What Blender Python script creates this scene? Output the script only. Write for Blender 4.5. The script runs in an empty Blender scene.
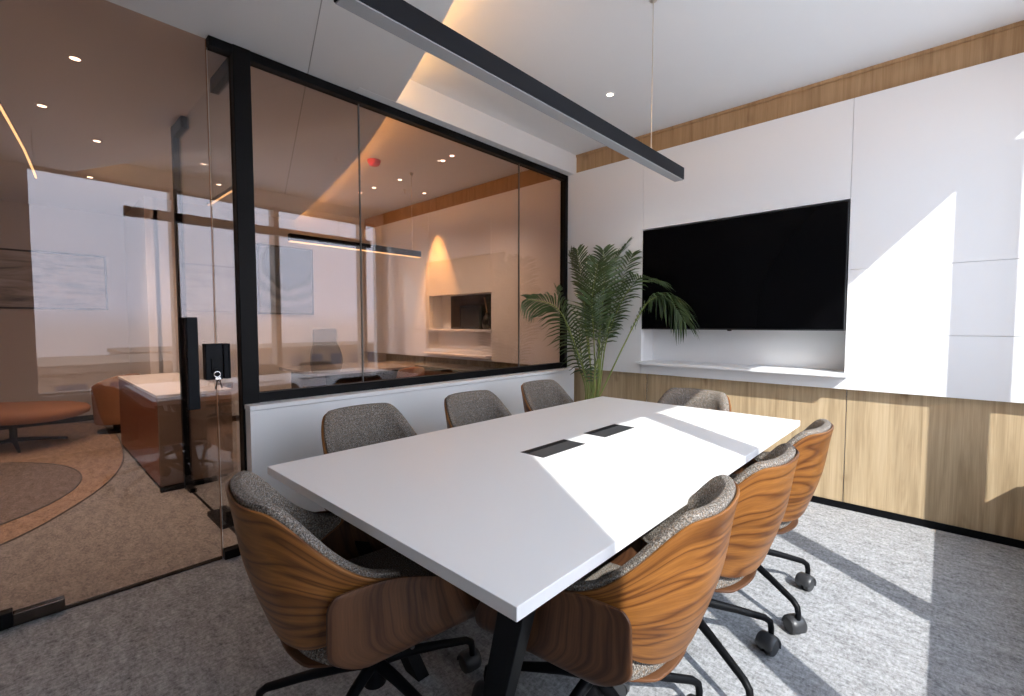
import bpy, bmesh, math, random
from mathutils import Vector, Matrix
C = bpy.context.scene.collection
SC = bpy.context.scene
PI = math.pi
random.seed(7)

# ------------------------------------------------------------------ materials
class N:
    def __init__(s, name):
        s.m = bpy.data.materials.new(name); s.m.use_nodes = True
        s.t = s.m.node_tree; s.t.nodes.clear()
        s.out = s.t.nodes.new('ShaderNodeOutputMaterial')
    def n(s, typ, **kw):
        nd = s.t.nodes.new('ShaderNode' + typ)
        ins = kw.pop('ins', {})
        for k, v in kw.items(): setattr(nd, k, v)
        for k, v in ins.items():
            if hasattr(v, 'is_output') or isinstance(v, bpy.types.NodeSocket): s.t.links.new(v, nd.inputs[k])
            else: nd.inputs[k].default_value = v
        return nd
    def link(s, a, b): s.t.links.new(a, b)
    def ramp(s, fac, stops, interp='LINEAR'):
        r = s.n('ValToRGB'); e = r.color_ramp.elements; r.color_ramp.interpolation = interp
        while len(e) < len(stops): e.new(0.5)
        for i, (p, c) in enumerate(stops):
            e[i].position = p; e[i].color = (*c, 1)
        s.link(fac, r.inputs['Fac']); return r.outputs['Color']
    def mix(s, f, a, b, mode='MIX'):
        nd = s.n('MixRGB', blend_type=mode)
        for i, v in enumerate((f, a, b)):
            if isinstance(v, bpy.types.NodeSocket): s.link(v, nd.inputs[i])
            else: nd.inputs[i].default_value = v if i == 0 else (*v, 1)
        return nd.outputs[0]
    def math(s, op, a, b=0.0):
        nd = s.n('Math', operation=op)
        for i, v in enumerate((a, b)):
            if isinstance(v, bpy.types.NodeSocket): s.link(v, nd.inputs[i])
            else: nd.inputs[i].default_value = v
        return nd.outputs[0]
    def bsdf(s, color, rough=0.5, metal=0.0, normal=None, coat=0.0, spec=0.5, emit=None, estr=0.0):
        b = s.n('BsdfPrincipled')
        if isinstance(color, bpy.types.NodeSocket): s.link(color, b.inputs['Base Color'])
        else: b.inputs['Base Color'].default_value = (*color, 1)
        if isinstance(rough, bpy.types.NodeSocket): s.link(rough, b.inputs['Roughness'])
        else: b.inputs['Roughness'].default_value = rough
        b.inputs['Metallic'].default_value = metal
        b.inputs['Coat Weight'].default_value = coat
        b.inputs['Coat Roughness'].default_value = 0.15
        b.inputs['Specular IOR Level'].default_value = spec
        if normal is not None: s.link(normal, b.inputs['Normal'])
        if emit: b.inputs['Emission Color'].default_value = (*emit, 1); b.inputs['Emission Strength'].default_value = estr
        s.link(b.outputs[0], s.out.inputs['Surface']); return s.m
    def bump(s, h, strength=0.2, dist=0.002):
        b = s.n('Bump', ins={'Strength': strength, 'Distance': dist, 'Height': h}); return b.outputs[0]
    def obj(s): return s.n('TexCoord').outputs['Object']
    def mapping(s, v, scale=(1, 1, 1), loc=(0, 0, 0), rot=(0, 0, 0)):
        m = s.n('Mapping'); s.link(v, m.inputs['Vector'])
        m.inputs['Scale'].default_value = scale; m.inputs['Location'].default_value = loc; m.inputs['Rotation'].default_value = rot
        return m.outputs[0]
    def noise(s, v, scale=5, detail=3, rough=0.5, dist=0.0):
        n = s.n('TexNoise', ins={'Scale': scale, 'Detail': detail, 'Roughness': rough, 'Distortion': dist}); s.link(v, n.inputs['Vector'])
        return n.outputs['Fac']

def plain(name, col, rough=0.5, metal=0.0, coat=0.0, spec=0.5, var=0.0, vs=30):
    k = N(name)
    c = col
    nz = k.noise(k.obj(), vs, 3)
    if var:
        c = k.mix(nz, tuple(x * (1 - var) for x in col), tuple(min(1, x * (1 + var)) for x in col))
    return k.bsdf(c, rough, metal, coat=coat, spec=spec)

def emissive(name, col, strength):
    k = N(name); e = k.n('Emission', ins={'Color': (*col, 1), 'Strength': strength})
    k.link(e.outputs[0], k.out.inputs['Surface']); return k.m

def glass(name, tint, refl_base, refl_gain, rcol=(.84, .90, 1)):
    """architectural pane: tinted see-through sheet with a mirror-like coat growing at grazing angles"""
    k = N(name)
    tr = k.n('BsdfTransparent', ins={'Color': (*tint, 1)})
    gl = k.n('BsdfGlossy', ins={'Color': (*rcol, 1), 'Roughness': 0.0})
    fc = k.n('LayerWeight', ins={'Blend': 0.5}).outputs['Facing']
    fr = k.math('ADD', k.math('MULTIPLY', k.math('POWER', fc, 5.0), 0.96), 0.04)
    f = k.math('MINIMUM', k.math('ADD', k.math('MULTIPLY', fr, refl_gain), refl_base), 1.0)
    mx = k.n('MixShader'); k.link(f, mx.inputs[0]); k.link(tr.outputs[0], mx.inputs[1]); k.link(gl.outputs[0], mx.inputs[2])
    k.link(mx.outputs[0], k.out.inputs['Surface']); return k.m

def walnut(name, vertical=False):
    k = N(name)
    tc = k.n('TexCoord'); oi = k.n('ObjectInfo')
    off = k.n('CombineXYZ'); k.link(k.math('MULTIPLY', oi.outputs['Random'], 13.0), off.inputs[0]); k.link(k.math('MULTIPLY', oi.outputs['Random'], 7.0), off.inputs[1])
    ad = k.n('VectorMath', operation='ADD'); k.link(tc.outputs['UV'], ad.inputs[0]); k.link(off.outputs[0], ad.inputs[1])
    v = ad.outputs[0]
    sc = (.9, 15.0, 1) if vertical else (.85, 7.0, 1)
    vm = k.mapping(v, sc)
    big = k.noise(vm, 1.0, 2, 0.5, 0.3)
    rings = k.math('FRACT', k.math('MULTIPLY', big, 10.0 if not vertical else 5.0))
    fine = k.noise(k.mapping(v, (14, 160, 1) if not vertical else (6, 200, 1)), 1.0, 3, 0.6)
    tone = k.noise(k.mapping(v, (0.8, 4, 1) if not vertical else (.5, 14, 1)), 1.0, 2)
    base = k.ramp(rings, [(0.0, (0.115, 0.040, 0.012)), (0.18, (0.245, 0.098, 0.024)), (0.6, (0.305, 0.126, 0.030)), (0.84, (0.20, 0.078, 0.020)), (1.0, (0.105, 0.036, 0.011))])
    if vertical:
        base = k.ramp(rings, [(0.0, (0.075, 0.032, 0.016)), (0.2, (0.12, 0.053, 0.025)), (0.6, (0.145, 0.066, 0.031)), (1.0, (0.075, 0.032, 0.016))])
    c = k.mix(0.55, base, k.ramp(fine, [(0.3, (0.45, 0.42, 0.4)), (0.7, (1, 1, 1))]), 'MULTIPLY')
    c = k.mix(0.5, c, k.ramp(tone, [(0.3, (0.5, 0.46, 0.44)), (0.65, (1.1, 1.05, 1.0))]), 'MULTIPLY')
    return k.bsdf(c, 0.42, coat=0.06, spec=0.3, normal=k.bump(fine, 0.08, 0.001))

def oak(name, c0, c1, c2):
    k = N(name); o = k.obj()
    sp = k.n('SeparateXYZ'); k.link(o, sp.inputs[0])
    board = k.math('FLOOR', k.math('MULTIPLY', sp.outputs[0], 7.1))
    wn = k.n('TexWhiteNoise', noise_dimensions='1D'); k.link(board, wn.inputs['W'])
    off = k.n('CombineXYZ'); k.link(k.math('MULTIPLY', wn.outputs['Value'], 11), off.inputs[2]); k.link(k.math('MULTIPLY', wn.outputs['Value'], 3), off.inputs[0])
    ad = k.n('VectorMath', operation='ADD'); k.link(o, ad.inputs[0]); k.link(off.outputs[0], ad.inputs[1])
    g = k.noise(k.mapping(ad.outputs[0], (22, 1, 1.1)), 1.0, 4, 0.6, 0.8)
    f = k.noise(k.mapping(ad.outputs[0], (180, 1, 3)), 1.0, 3, 0.6)
    kn = k.noise(k.mapping(ad.outputs[0], (7, 1, 3.5)), 1.0, 1)
    c = k.ramp(g, [(0.3, c0), (0.5, c1), (0.72, c2)])
    c = k.mix(0.30, c, k.ramp(f, [(0.35, (0.55, 0.5, 0.45)), (0.65, (1, 1, 1))]), 'MULTIPLY')
    c = k.mix(0.7, c, k.ramp(kn, [(0.24, (0.42, 0.33, 0.25)), (0.31, (1, 1, 1))]), 'MULTIPLY')
    c = k.mix(0.14, c, k.ramp(wn.outputs['Value'], [(0, (0.62, 0.6, 0.58)), (1, (1.08, 1.06, 1.04))]), 'MULTIPLY')
    return k.bsdf(c, 0.5, spec=0.35)

def tweed(name):
    k = N(name); o = k.obj()
    a = k.noise(o, 250, 2, 0.7); b = k.noise(k.mapping(o, (1, 1, 1), (3, 1, 2)), 150, 2, 0.6)
    c = k.ramp(a, [(0.34, (0.045, 0.040, 0.036)), (0.46, (0.125, 0.112, 0.10)), (0.56, (0.22, 0.20, 0.18)), (0.70, (0.44, 0.405, 0.365))])
    c = k.mix(k.math('MULTIPLY', k.math('GREATER_THAN', b, 0.56), 0.55), c, (0.16, 0.105, 0.065))
    return k.bsdf(c, 0.95, spec=0.1, normal=k.bump(a, 0.6, 0.003))

def carpet(name, tint=(1, 1, 1)):
    k = N(name); o = k.obj()
    a = k.noise(k.mapping(o, (38, 90, 1), rot=(0, 0, 0.6)), 1.0, 3, 0.7, 0.4)
    b = k.noise(k.mapping(o, (90, 38, 1), rot=(0, 0, 0.9)), 1.0, 3, 0.7, 0.4)
    d = k.noise(o, 420, 2, 0.6)
    l = k.noise(k.mapping(o, (9, 22, 1), rot=(0, 0, 0.6)), 1.0, 3, 0.6)
    s = k.math('ADD', k.math('MULTIPLY', a, 0.5), k.math('MULTIPLY', b, 0.5))
    s = k.math('ADD', k.math('MULTIPLY', s, 0.62), k.math('ADD', k.math('MULTIPLY', d, 0.16), k.math('MULTIPLY', l, 0.22)))
    t = tint
    c = k.ramp(s, [(0.36, (0.10 * t[0], 0.101 * t[1], 0.105 * t[2])), (0.5, (0.30 * t[0], 0.303 * t[1], 0.310 * t[2])), (0.64, (0.50 * t[0], 0.507 * t[1], 0.53 * t[2]))])
    return k.bsdf(c, 0.97, spec=0.05, normal=k.bump(s, 0.7, 0.006))

def painting(name, kind):
    k = N(name); o = k.obj()
    if kind == 'rings':
        m = k.mapping(o, (1, 1, 1), (-.08, -0.12, -0.30))
        ln = k.n('VectorMath', operation='LENGTH'); nz = k.n('TexNoise', ins={'Scale': 4.0, 'Detail': 4.0}); k.link(o, nz.inputs['Vector'])
        sc = k.n('VectorMath', operation='SCALE'); k.link(nz.outputs['Color'], sc.inputs[0]); sc.inputs['Scale'].default_value = 0.16
        ad = k.n('VectorMath', operation='ADD'); k.link(m, ad.inputs[0]); k.link(sc.outputs[0], ad.inputs[1]); k.link(ad.outputs[0], ln.inputs[0])
        d = ln.outputs['Value']
        c = k.ramp(d, [(0.0, (0.06, 0.11, 0.19)), (0.26, (0.08, 0.14, 0.23)), (0.33, (0.03, 0.06, 0.10)), (0.38, (0.24, 0.30, 0.36)), (0.47, (0.07, 0.11, 0.16)), (0.54, (0.28, 0.32, 0.36)), (0.63, (0.15, 0.19, 0.24)), (0.8, (0.36, 0.37, 0.38))])
    else:
        w = k.noise(k.mapping(o, (1, 1.5, 9)), 1.3, 5, 0.6, 0.7)
        c = k.ramp(w, [(0.30, (0.10, 0.095, 0.09)), (0.45, (0.42, 0.40, 0.38)), (0.58, (0.68, 0.67, 0.65)), (0.8, (0.8, 0.79, 0.78))])
    return k.bsdf(c, 0.35, spec=0.4)

M = {}
M['wall'] = plain('white_paint', (0.76, 0.77, 0.78), 0.6, var=0.015, vs=6)
M['panel'] = plain('white_laminate', (0.80, 0.81, 0.825), 0.42, var=0.01, vs=4)
M['ceil'] = plain('ceiling_paint', (0.74, 0.745, 0.75), 0.8, var=0.01, vs=5)
M['gap'] = plain('shadow_gap', (0.12, 0.12, 0.12), 0.8)
M['seam'] = plain('plaster_joint', (0.36, 0.36, 0.36), 0.8)
M['carpet'] = carpet('grey_loop_carpet')
M['tan'] = carpet('tan_carpet', (1.25, 0.93, 0.70))
M['greyrug'] = carpet('taupe_carpet', (0.72, 0.62, 0.56))
M['oak'] = oak('light_oak', (0.36, 0.265, 0.155), (0.50, 0.38, 0.235), (0.59, 0.465, 0.30))
M['oakdark'] = oak('golden_oak', (0.33, 0.20, 0.10), (0.43, 0.275, 0.145), (0.49, 0.325, 0.18))
M['black'] = plain('black_powder_coat', (0.003, 0.0034, 0.0045), 0.5, spec=0.14, var=0.1)
M['blackrail'] = plain('graphite_powder_coat', (0.005, 0.0065, 0.010), 0.5, spec=0.14, var=0.1)
M['plastic'] = plain('black_nylon', (0.03, 0.031, 0.034), 0.4)
M['chrome'] = plain('chrome', (0.75, 0.75, 0.76), 0.12, 1.0)
M['alu'] = plain('brushed_aluminium', (0.62, 0.58, 0.52), 0.35, 1.0, var=0.04)
M['winframe'] = plain('bronze_window_frame', (0.42, 0.35, 0.28), 0.45, var=0.03)
M['walnut'] = walnut('walnut_veneer')
M['walnutv'] = walnut('walnut_veneer_upright', True)
M['tweed'] = tweed('tweed_fabric')
M['tabletop'] = plain('white_table_laminate', (0.82, 0.815, 0.81), 0.33, var=0.01, vs=3)
M['screen'] = plain('black_screen_glass', (0.002, 0.002, 0.0025), 0.15, spec=0.08)
M['bezel'] = plain('dark_grey_bezel', (0.03, 0.031, 0.034), 0.45, 0.0, spec=0.3)
M['diffuser'] = plain('frosted_diffuser', (0.30, 0.305, 0.315), 0.5)
M['glass'] = glass('bronze_glass', (0.83, 0.715, 0.65), 0.0, 1.8)
M['clear'] = glass('clear_glass', (0.97, 0.975, 0.97), 0.0, 0.8)
M['leaf'] = plain('palm_leaf', (0.05, 0.088, 0.027), 0.45, var=0.5, vs=9)
M['stem'] = plain('palm_stem', (0.20, 0.25, 0.06), 0.5, var=0.3, vs=14)
M['pot'] = plain('grey_planter', (0.22, 0.215, 0.21), 0.7, var=0.1)
M['soil'] = plain('potting_soil', (0.05, 0.035, 0.025), 0.95, var=0.4, vs=60)
M['orange'] = plain('rust_upholstery', (0.38, 0.19, 0.105), 0.85, var=0.12, vs=80)
M['redwood'] = plain('red_brown_veneer', (0.26, 0.085, 0.045), 0.4, var=0.15, vs=12)
M['taupe'] = plain('taupe_lacquer', (0.30, 0.23, 0.19), 0.25, var=0.05)
M['mesh'] = plain('grey_mesh_fabric', (0.11, 0.115, 0.125), 0.8, var=0.2, vs=120)
M['dark'] = plain('dark_veneer', (0.035, 0.025, 0.02), 0.25, var=0.2)
M['deskglass'] = plain('desk_grey_gloss', (0.30, 0.30, 0.32), 0.08)
M['red'] = plain('red_plastic', (0.65, 0.03, 0.02), 0.35)
M['brass'] = plain('brass_plate', (0.28, 0.13, 0.06), 0.4, 0.5)
M['led'] = emissive('warm_led', (1.0, 0.66, 0.34), 1.6)
M['ledcove'] = emissive('amber_cove_led', (1.0, 0.50, 0.13), 34)
M['lens'] = emissive('downlight_lens', (1.0, 0.84, 0.66), 6)
M['conc'] = plain('hazy_render', (0.42, 0.36, 0.34), 0.9, var=0.1, vs=1)
M['conc2'] = plain('ochre_render', (0.40, 0.27, 0.18), 0.9, var=0.1, vs=1)
M['bwin'] = plain('distant_window', (0.10, 0.10, 0.12), 0.2)
M['ground'] = plain('hazy_ground', (0.70, 0.68, 0.68), 0.95, var=0.3, vs=0.05)
M['art1'] = painting('blue_ring_painting', 'rings')
M['art2'] = painting('grey_shore_painting', 'shore')
M['ceramic'] = plain('black_ceramic', (0.015, 0.012, 0.012), 0.25)
M['reed'] = plain('dry_reed', (0.40, 0.22, 0.10), 0.7)

# ------------------------------------------------------------------ helpers
def link(name, bm, m, parent=None, smooth=None, loc=(0, 0, 0)):
    me = bpy.data.meshes.new(name)
    bmesh.ops.recalc_face_normals(bm, faces=bm.faces)
    bm.to_mesh(me); bm.free()
    o = bpy.data.objects.new(name, me); C.objects.link(o)
    for mm in (m if isinstance(m, (list, tuple)) else [m]): me.materials.append(mm)
    o.location = loc
    if parent is not None: o.parent = parent
    if smooth is not None:
        for p in me.polygons: p.use_smooth = True
        if smooth < 180:
            try: me.set_sharp_from_angle(angle=math.radians(smooth))
            except Exception: pass
    return o

def box(bm, a, b, bev=0.0, seg=2, mat=0):
    a = Vector(a); b = Vector(b)
    c = (a + b) / 2; s = b - a
    t = bmesh.new()
    bmesh.ops.create_cube(t, size=1, matrix=Matrix.Translation(c) @ Matrix.Diagonal((abs(s.x), abs(s.y), abs(s.z), 1)))
    if bev: bmesh.ops.bevel(t, geom=list(t.edges), offset=bev, segments=seg, profile=0.5, affect='EDGES')
    for f in t.faces: f.material_index = mat
    merge(bm, t); return bm

def merge(bm, t, mx=None):
    if mx is not None: bmesh.ops.transform(t, matrix=mx, verts=t.verts)
    me = bpy.data.meshes.new('tmp'); t.to_mesh(me); t.free()
    bm.from_mesh(me); bpy.data.meshes.remove(me)

def bx(a, b, bev=0.0, seg=2):
    return box(bmesh.new(), a, b, bev, seg)

def tube(bm, pts, radii, n=10, cap=True):
    pts = [Vector(p) for p in pts]
    if not isinstance(radii, (list, tuple)): radii = [radii] * len(pts)
    rings = []; prev = None
    for i, p in enumerate(pts):
        d = (pts[min(i + 1, len(pts) - 1)] - pts[max(i - 1, 0)]).normalized()
        if prev is None:
            u = d.orthogonal().normalized()
        else:
            u = (prev - d * prev.dot(d)).normalized()
        prev = u; w = d.cross(u)
        rings.append([bm.verts.new(p + (u * math.cos(2 * PI * k / n) + w * math.sin(2 * PI * k / n)) * radii[i]) for k in range(n)])
    for a, b in zip(rings, rings[1:]):
        for k in range(n): bm.faces.new((a[k], a[(k + 1) % n], b[(k + 1) % n], b[k]))
    if cap:
        bm.faces.new(rings[0][::-1]); bm.faces.new(rings[-1])
    return bm

def lathe(bm, prof, n=24, c=(0, 0, 0)):
    c = Vector(c); rings = []
    for r, z in prof:
        rings.append([bm.verts.new(c + Vector((r * math.cos(2 * PI * k / n), r * math.sin(2 * PI * k / n), z))) for k in range(n)])
    for a, b in zip(rings, rings[1:]):
        for k in range(n): bm.faces.new((a[k], a[(k + 1) % n], b[(k + 1) % n], b[k]))
    bm.faces.new(rings[0][::-1]); bm.faces.new(rings[-1]); return bm

def prism(bm, poly, z0, z1):
    lo = [bm.verts.new((x, y, z0)) for x, y in poly]; hi = [bm.verts.new((x, y, z1)) for x, y in poly]
    n = len(poly)
    bm.faces.new(lo[::-1]); bm.faces.new(hi)
    for i in range(n): bm.faces.new((lo[i], lo[(i + 1) % n], hi[(i + 1) % n], hi[i]))
    return bm

def slab(nu, nv, fo, fi, us=1.0, vs=1.0):
    """closed sheet between outer surface fo(s,r) and inner surface fi(s,r); UV in metres-like units"""
    bm = bmesh.new(); uv = bm.loops.layers.uv.new('UVMap')
    A = [[bm.verts.new(fo(i / nu, j / nv)) for j in range(nv + 1)] for i in range(nu + 1)]
    B = [[bm.verts.new(fi(i / nu, j / nv)) for j in range(nv + 1)] for i in range(nu + 1)]
    P = {}
    for i in range(nu + 1):
        for j in range(nv + 1): P[A[i][j]] = P[B[i][j]] = (i / nu * us, j / nv * vs)
    def q(*v):
        f = bm.faces.new(v)
        for l in f.loops: l[uv].uv = P[l.vert]
    for i in range(nu):
        for j in range(nv):
            q(A[i][j], A[i + 1][j], A[i + 1][j + 1], A[i][j + 1]); q(B[i][j + 1], B[i + 1][j + 1], B[i + 1][j], B[i][j])
    for i in range(nu):
        q(A[i][0], B[i][0], B[i + 1][0], A[i + 1][0]); q(A[i][nv], A[i + 1][nv], B[i + 1][nv], B[i][nv])
    for j in range(nv):
        q(A[0][j], A[0][j + 1], B[0][j + 1], B[0][j]); q(A[nu][j], B[nu][j], B[nu][j + 1], A[nu][j + 1])
    return bm

def subsurf(o, lv=1):
    m = o.modifiers.new('sub', 'SUBSURF'); m.levels = lv; m.render_levels = lv

def thing(name, label, cat, loc=(0, 0, 0), rz=0.0, group=None):
    o = bpy.data.objects.new(name, None); C.objects.link(o)
    o.empty_display_size = 0.1
    o.location = loc; o.rotation_euler = (0, 0, rz)
    return tag(o, label, cat, group)

def tag(o, label, cat, group=None):
    o['label'] = label; o['category'] = cat
    if group: o['group'] = group
    return o

def struct(name, bm, m, parent=None, label=None, smooth=None):
    o = link(name, bm, m, parent, smooth)
    if parent is None:
        o['kind'] = 'structure'
        if label: o['label'] = label
    return o

def sempty(name, label, loc=(0, 0, 0)):
    o = bpy.data.objects.new(name, None); C.objects.link(o); o['kind'] = 'structure'; o['label'] = label; o.location = loc; return o

def dup(root, loc, rz, label, group=None):
    def cp(o, par):
        c = o.copy(); C.objects.link(c)
        if par is not None: c.parent = par
        for ch in list(o.children): cp(ch, c)
        return c
    r = cp(root, None); r.location = loc; r.rotation_euler = (0, 0, rz); r['label'] = label
    if group: r['group'] = group
    return r

def sstep(a, b, x):
    t = max(0.0, min(1.0, (x - a) / (b - a))); return t * t * (3 - 2 * t)

# ------------------------------------------------------------------ dimensions
XW = 3.34          # window plane
ZL, ZU = 2.70, 2.885   # lower and upper ceiling
XB = -5.35         # far wall of the lounge
XO = -3.92         # far wall of the office
YF = -5.6          # wall behind the camera

# ------------------------------------------------------------------ shell
struct('floor', bx((XB - .2, YF - .2, -.12), (XW + .08, .25, 0)), M['carpet'], label='grey looped carpet floor of the meeting room and the rooms behind the glass')
struct('ceiling', bx((XB - .2, YF - .2, ZU), (XW + .08, .25, ZU + .12)), M['ceil'], label='raised white ceiling above the cove')

def edge_y(x):  # edge of the dropped ceiling
    pts = [(-5.6, -0.75), (-3.34, -1.136), (-1.68, -1.493), (-.82, -1.703), (.12, -2.0), (1.12, -2.345), (2.2, -2.80), (3.7, -3.5)]
    for (x0, y0), (x1, y1) in zip(pts, pts[1:]):
        if x0 <= x <= x1: return y0 + (y1 - y0) * (x - x0) / (x1 - x0)
xs = [-5.5 + i * (XW + .06 + 5.5) / 44 for i in range(45)]
def smooth_edge(x): return sum(edge_y(max(-5.6, min(3.7, x + d))) for d in (-.4, -.2, 0, .2, .4)) / 5
poly = [(x, smooth_edge(x)) for x in xs] + [(XW + .06, YF - .15), (-5.5, YF - .15)]
dc = prism(bmesh.new(), poly, ZL, ZL + .035)
struct('ceiling_lower', dc, M['ceil'], label='dropped grey-white ceiling ending in a curved lit edge')
strip = bmesh.new()
cove = [(x, smooth_edge(x) - .10) for x in xs if -3.9 < x < XW]
tube(strip, [(x, y, ZL + .05) for x, y in cove], .008, 6)
tag(link('cove_led_strip', strip, M['ledcove']), 'amber light strip glowing along the curved edge of the dropped ceiling', 'light')

# TV wall: backing with two recesses, then oak and white cladding
def wall_with_holes(x0, x1, z0, z1, y0, y1, holes):
    bm = bmesh.new(); cur = x0
    for (a, b, c, d) in sorted(holes):
        if a > cur: box(bm, (cur, y0, z0), (a, y1, z1))
        if c > z0: box(bm, (a, y0, z0), (b, y1, c))
        if d < z1: box(bm, (a, y0, d), (b, y1, z1))
        cur = b
    if cur < x1: box(bm, (cur, y0, z0), (x1, y1, z1))
    return bm
TVH = (.812, 2.276, .925, 2.066); NIH = (-2.24, -1.07, 1.185, 1.62)
bw = wall_with_holes(XO, XW + .08, 0, ZU, .052, .22, [TVH, NIH])
box(bw, (XO, .22, 0), (XW + .08, .30, ZU))
struct('wall_back', bw, M['wall'], label='white wall behind the cladding of the TV wall')
ZP0, ZP1 = .818, 2.707
def panels(cols, holes, g=.0010):
    bm = bmesh.new()
    for x0, x1, rows in cols:
        zz = [ZP0] + rows + [ZP1]
        for a, b in zip(zz, zz[1:]):
            for h in holes:
                if h[0] - .001 <= x0 and x1 <= h[1] + .001 and h[2] <= a + .001 and b <= h[3] + .001: break
            else: box(bm, (x0 + g, 0, a + g), (x1 - g, .049, b - g), .0012, 1)
    return bm
trim = panels([(XO, -2.24, [1.183]), (-2.24, -1.07, [1.185, 1.62]), (-1.07, -.652, [1.183]), (-.652, .812, []), (.812, 2.276, [.925, 2.066]), (2.276, XW, [1.183, 1.607])], [TVH, NIH])
struct('trim_1', trim, M['panel'], label='white laminate wall panels with fine joints around the television')
og = bmesh.new()
for x0, x1 in ((XO, -2.24), (-2.24, -.652), (-.652, .845), (.845, 2.288), (2.288, XW)):
    box(og, (x0 + .0025, .05, .045), (x1 - .0025, .066, .84), .001, 1)
struct('trim_2', og, M['oak'], label='light oak wainscot below the white panels')
sg_ = bmesh.new()
for x in (-2.24, -.652, .845, 2.288): box(sg_, (x - .0026, .052, .045), (x + .0026, .0645, .817))
struct('trim_12', sg_, M['gap'], label='dark joints between the oak wainscot boards')
struct('trim_3', wall_with_holes(XO, XW, 2.69, ZU, .034, .052, []), M['oakdark'], label='golden oak strip between the white panels and the ceiling')
struct('trim_4', bx((.085, .022, ZU - .022), (XW, .036, ZU), .002), M['oakdark'], label='thin oak lip along the ceiling above the TV wall')
struct('baseboard_back', bx((XO, .044, 0), (XW, .052, .045)), M['black'], label='black baseboard under the oak wainscot')
# niche linings
struct('trim_5', bx((.80, -.085, .905), (2.30, .20, .927), .002), M['panel'], label='white ledge along the bottom of the television recess')
ns = bx((-2.26, -.07, 1.162), (-1.06, .20, 1.186), .002)
struct('trim_6', ns, M['panel'], label='white ledge of the small niche in the office wall')
struct('trim_7', bx((-2.05, .212, 1.187), (-1.07, .219, 1.62)), M['dark'], label='dark back panel of the niche in the office wall')
struct('trim_8', bx((-2.26, -.10, .86), (-1.06, .04, .885), .002), M['panel'], label='low white shelf under the niche in the office wall')

# low wall under the partition, its cap, the wall over the frame
struct('wall_left', bx((.020, -2.915, 0), (.098, .0, .792)), M['panel'], label='low white wall under the glazed partition')
struct('trim_9', bx((.0185, -2.918, .795), (.106, .0, .8195), .0015), M['panel'], label='thin white cap on the low wall')
struct('wall_left_office', bx((-.06, -2.838, 0), (.019, .0, .8195)), M['panel'], label='office side of the low wall under the partition')
struct('wall_left_upper', bx((-.05, -2.25, ZL - .002), (.085, .05, ZU)), M['wall'], label='white wall strip above the black partition frame')
struct('wall_left_side', bx((-.06, YF - .1, 0), (.06, -5.05, ZL)), M['wall'], label='white wall left of the glass entrance')

# window wall (behind the camera)
ZS, ZH = .572, 2.699
Y0, Y1 = -3.62, -.10
ww = bmesh.new()
box(ww, (XW, YF - .1, 0), (XW + .08, .05, ZS)); box(ww, (XW, YF - .1, ZH), (XW + .08, .05, ZU)); box(ww, (XW, YF - .1, ZS), (XW + .08, Y0, ZH)); box(ww, (XW, Y1, ZS), (XW + .08, .05, ZH))
struct('wall_right', ww, M['wall'], label='white wall with the window band, facing the glass partition')
struct('trim_10', bx((XW - .04, Y0, ZS - .03), (XW + .08, Y1, ZS + .005), .003), M['wall'], label='white window sill')
w2 = sempty('window_2', 'band of tall windows with bronze mullions opposite the glass partition')
mull = [-2.536, -1.497, -.317]
fr = bmesh.new()
box(fr, (XW, Y0, ZH - .035), (XW + .03, Y1, ZH), .003); box(fr, (XW, Y0, ZS + .005), (XW + .06, Y1, ZS + .03), .003)
link('window_frame', fr, M['winframe'], w2)
for y in mull: link('mullion', bx((XW - .06, y - .03, ZS), (XW + .12, y + .03, ZH), .004), M['winframe'], w2)
ed = [Y0] + mull + [Y1]
for a, b in zip(ed, ed[1:]): link('pane', bx((XW + .02, a, ZS + .02), (XW + .028, b, ZH - .02)), M['clear'], w2)
struct('wall_front', bx((XB - .2, YF - .2, 0), (XW + .08, YF, ZU)), M['wall'], label='white wall behind the camera')
struct('wall_far', bx((XO - .12, -2.62, 0), (XO, .25, ZU)), M['wall'], label='white far wall of the office behind the glass')
struct('wall_far_lounge', bx((XB - .2, YF - .2, 0), (XB, .25, ZU)), M['wall'], label='white far wall of the lounge with the wide picture')
struct('wall_far_return', bx((XB - .1, -2.70, 0), (XO, -2.58, ZU)), M['wall'], label='white return wall between office and lounge')
bb = bmesh.new(); box(bb, (XB, YF, 0), (XB + .012, -2.7, .07)); box(bb, (XO, -2.62, 0), (XO + .012, 0, .07))
struct('baseboard_far', bb, M['black'], label='dark baseboard of the far walls')
# plaster joints in the ceilings
js = bmesh.new(); d = Vector((-2.056, .686, 0)).normalized(); nrm = Vector((-d.y, d.x, 0)) * .0025
a = Vector((.72, -2.77, 0)); b = a + d * 3.6
prism(js, [tuple((a + nrm)[:2]), tuple((a - nrm)[:2]), tuple((b - nrm)[:2]), tuple((b + nrm)[:2])], ZL - .0012, ZL + .001)
struct('trim_11', js, M['seam'], label='thin joint across the dropped ceiling')

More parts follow.
